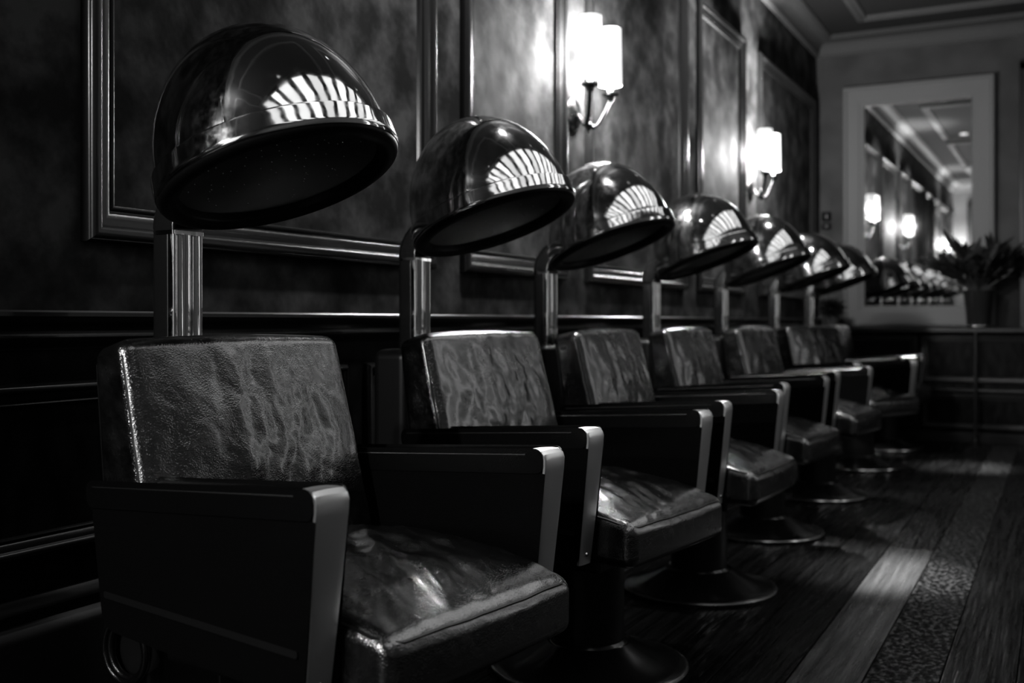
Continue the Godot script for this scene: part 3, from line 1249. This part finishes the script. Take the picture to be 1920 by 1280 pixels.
func counter() -> void:
	var c := thing("salon_counter", Vector3(WALL_X + 0.06, 0, FAR_Z + 0.03))
	tag(c, "long dark wooden counter with panelled front under the mirror", "counter")
	var L := 2.45
	var b := MB.new().rbox(Vector3(L / 2, 0.852, 0.29), Vector3(L, 0.036, 0.60), 0.008, 3)
	part("worktop", b, M.dark_trim, c)
	b = MB.new().rbox(Vector3(L / 2, 0.455, 0.26), Vector3(L - 0.06, 0.76, 0.50), 0.004, 1)
	var body := part("body", b, M.wainscot, c)
	b = MB.new().rbox(Vector3(L / 2, 0.04, 0.27), Vector3(L - 0.02, 0.08, 0.53), 0.006, 2)
	part("plinth", b, M.dark_trim, c)
	b = MB.new().rbox(Vector3(L / 2, 0.40, 0.515), Vector3(L - 0.06, 0.022, 0.012), 0.004, 2)
	part("rail", b, M.black_gloss, body)
	for k in 3:
		var x0 := 0.05 + k * 0.79
		b = frame(MB.new(), x0, 0.46, x0 + 0.75, 0.81, moulding_profile(0.04, 0.014), func(a, h, o): return Vector3(a, h, 0.51 + o))
		part("drawer", MB.new().rbox(Vector3(x0 + 0.375, 0.635, 0.512), Vector3(0.66, 0.26, 0.008), 0.003, 1), M.wainscot, c)
		part("panel_moulding", b, M.dark_trim, body)
		b = frame(MB.new(), x0, 0.11, x0 + 0.75, 0.37, moulding_profile(0.04, 0.014), func(a, h, o): return Vector3(a, h, 0.51 + o))
		part("panel_moulding", b, M.dark_trim, body)
	# round posts at the open end of the counter front
	for x in [1.22, 1.62]:
		b = MB.new().lathe([Vector2(0, 0.834), Vector2(0.016, 0.834), Vector2(0.016, 0.80), Vector2(0.012, 0.78), Vector2(0.012, 0.06), Vector2(0.020, 0.04), Vector2(0.020, 0.0)], 16, Vector3(x, 0, 0.562))
		b.flip()
		part("post", b, M.black_gloss, c)


func plants() -> void:
	var top := 0.870
	# vase with spiky leaves
	var v := thing("glass_vase", Vector3(-0.565, top, -8.93))
	tag(v, "dark glass vase holding leaves on the counter before the mirror", "vase")
	var b := MB.new().lathe([Vector2(0.0, 0.0), Vector2(0.085, 0.0), Vector2(0.092, 0.008), Vector2(0.088, 0.03), Vector2(0.094, 0.12), Vector2(0.110, 0.26), Vector2(0.114, 0.285), Vector2(0.110, 0.287), Vector2(0.106, 0.26), Vector2(0.085, 0.04), Vector2(0.0, 0.03)], 48)
	b.flip()
	part("glass_body", b, M.glass_dark, v)
	b = MB.new()
	var path := PackedVector3Array()
	for i in 40:
		path.append(Vector3(0.092 * cos(TAU * i / 40), 0.012, 0.092 * sin(TAU * i / 40)))
	b.tube(path, 0.007, 8, true)
	part("foot_ring", b, M.steel, v)
	var q := thing("leaf_bouquet", Vector3(-0.565, top, -8.93))
	tag(q, "spreading bouquet of dark spiky leaves in the vase", "foliage")
	var shapes := [spiky_leaf(0.30, 0.055, 0.25).done(), spiky_leaf(0.26, 0.05, 0.1).done(), spiky_leaf(0.22, 0.06, 0.45).done()]
	for k in 30:
		var a := k * 2.39996
		var lean := rng.randf_range(0.25, 1.25)
		var dir := Vector3(cos(a) * lean, 1.0, sin(a) * lean * 0.55).normalized()
		if dir.z < -0.25:
			dir.z *= 0.5
		var base := Vector3(0.05 * cos(a), 0.24, 0.05 * sin(a))
		var hgt := rng.randf_range(0.22, 0.42)
		var sp := PackedVector3Array()
		for i in 6:
			var u := i / 5.0
			sp.append(base + Vector3(dir.x * hgt * u * u, hgt * u * dir.y, dir.z * hgt * u * u))
		var st := part("stem", MB.new().tube(sp, 0.004, 5), M.leaf, q)
		for j in 9:
			var u := 0.40 + 0.60 * j / 8.0
			var pos := base + Vector3(dir.x * hgt * u * u, hgt * u * dir.y, dir.z * hgt * u * u)
			var lf := inst("leaf", shapes[j % 3], M.leaf, st, pos)
			lf.scale = Vector3.ONE * rng.randf_range(0.6, 1.0)
			lf.rotation = Vector3(rng.randf_range(-0.4, 0.4), a + rng.randf_range(-1.6, 1.6), rng.randf_range(0.1, 1.1))
	# round clipped bush in a small pot
	var g := thing("ball_plant", Vector3(-1.665, top, -8.90))
	tag(g, "small dark bushy plant in a pot at the corner end of the counter", "plant")
	b = MB.new().lathe([Vector2(0, 0), Vector2(0.05, 0), Vector2(0.065, 0.075), Vector2(0.070, 0.08), Vector2(0.066, 0.085), Vector2(0.0, 0.08)], 28)
	b.flip()
	part("pot", b, M.pot, g)
	b = MB.new()
	for k in 420:
		var y := 1.0 - 2.0 * (k + 0.5) / 420
		var a := k * 2.39996
		var rr := sqrt(1 - y * y)
		var dir := Vector3(rr * cos(a), y, rr * sin(a))
		var len := rng.randf_range(0.085, 0.125)
		var side := dir.cross(Vector3(0.3, 0.8, 0.5)).normalized() * 0.008
		var c := Vector3(0, 0.155, 0)
		var tip := c + dir * len * Vector3(1.1, 0.85, 1.1) + Vector3(rng.randf_range(-0.02, 0.02), rng.randf_range(-0.02, 0.02), rng.randf_range(-0.02, 0.02))
		var up := side.cross(dir).normalized() * 0.003
		var p0 := c + dir * 0.02
		var mid := (p0 + tip) / 2
		b.quad(p0, mid - side + up, tip, mid + side + up)
		b.quad(p0, mid + side - up, tip, mid - side - up)
	var fo := part("foliage", b, M.leaf, g)
	fo.set_meta("kind", "stuff")
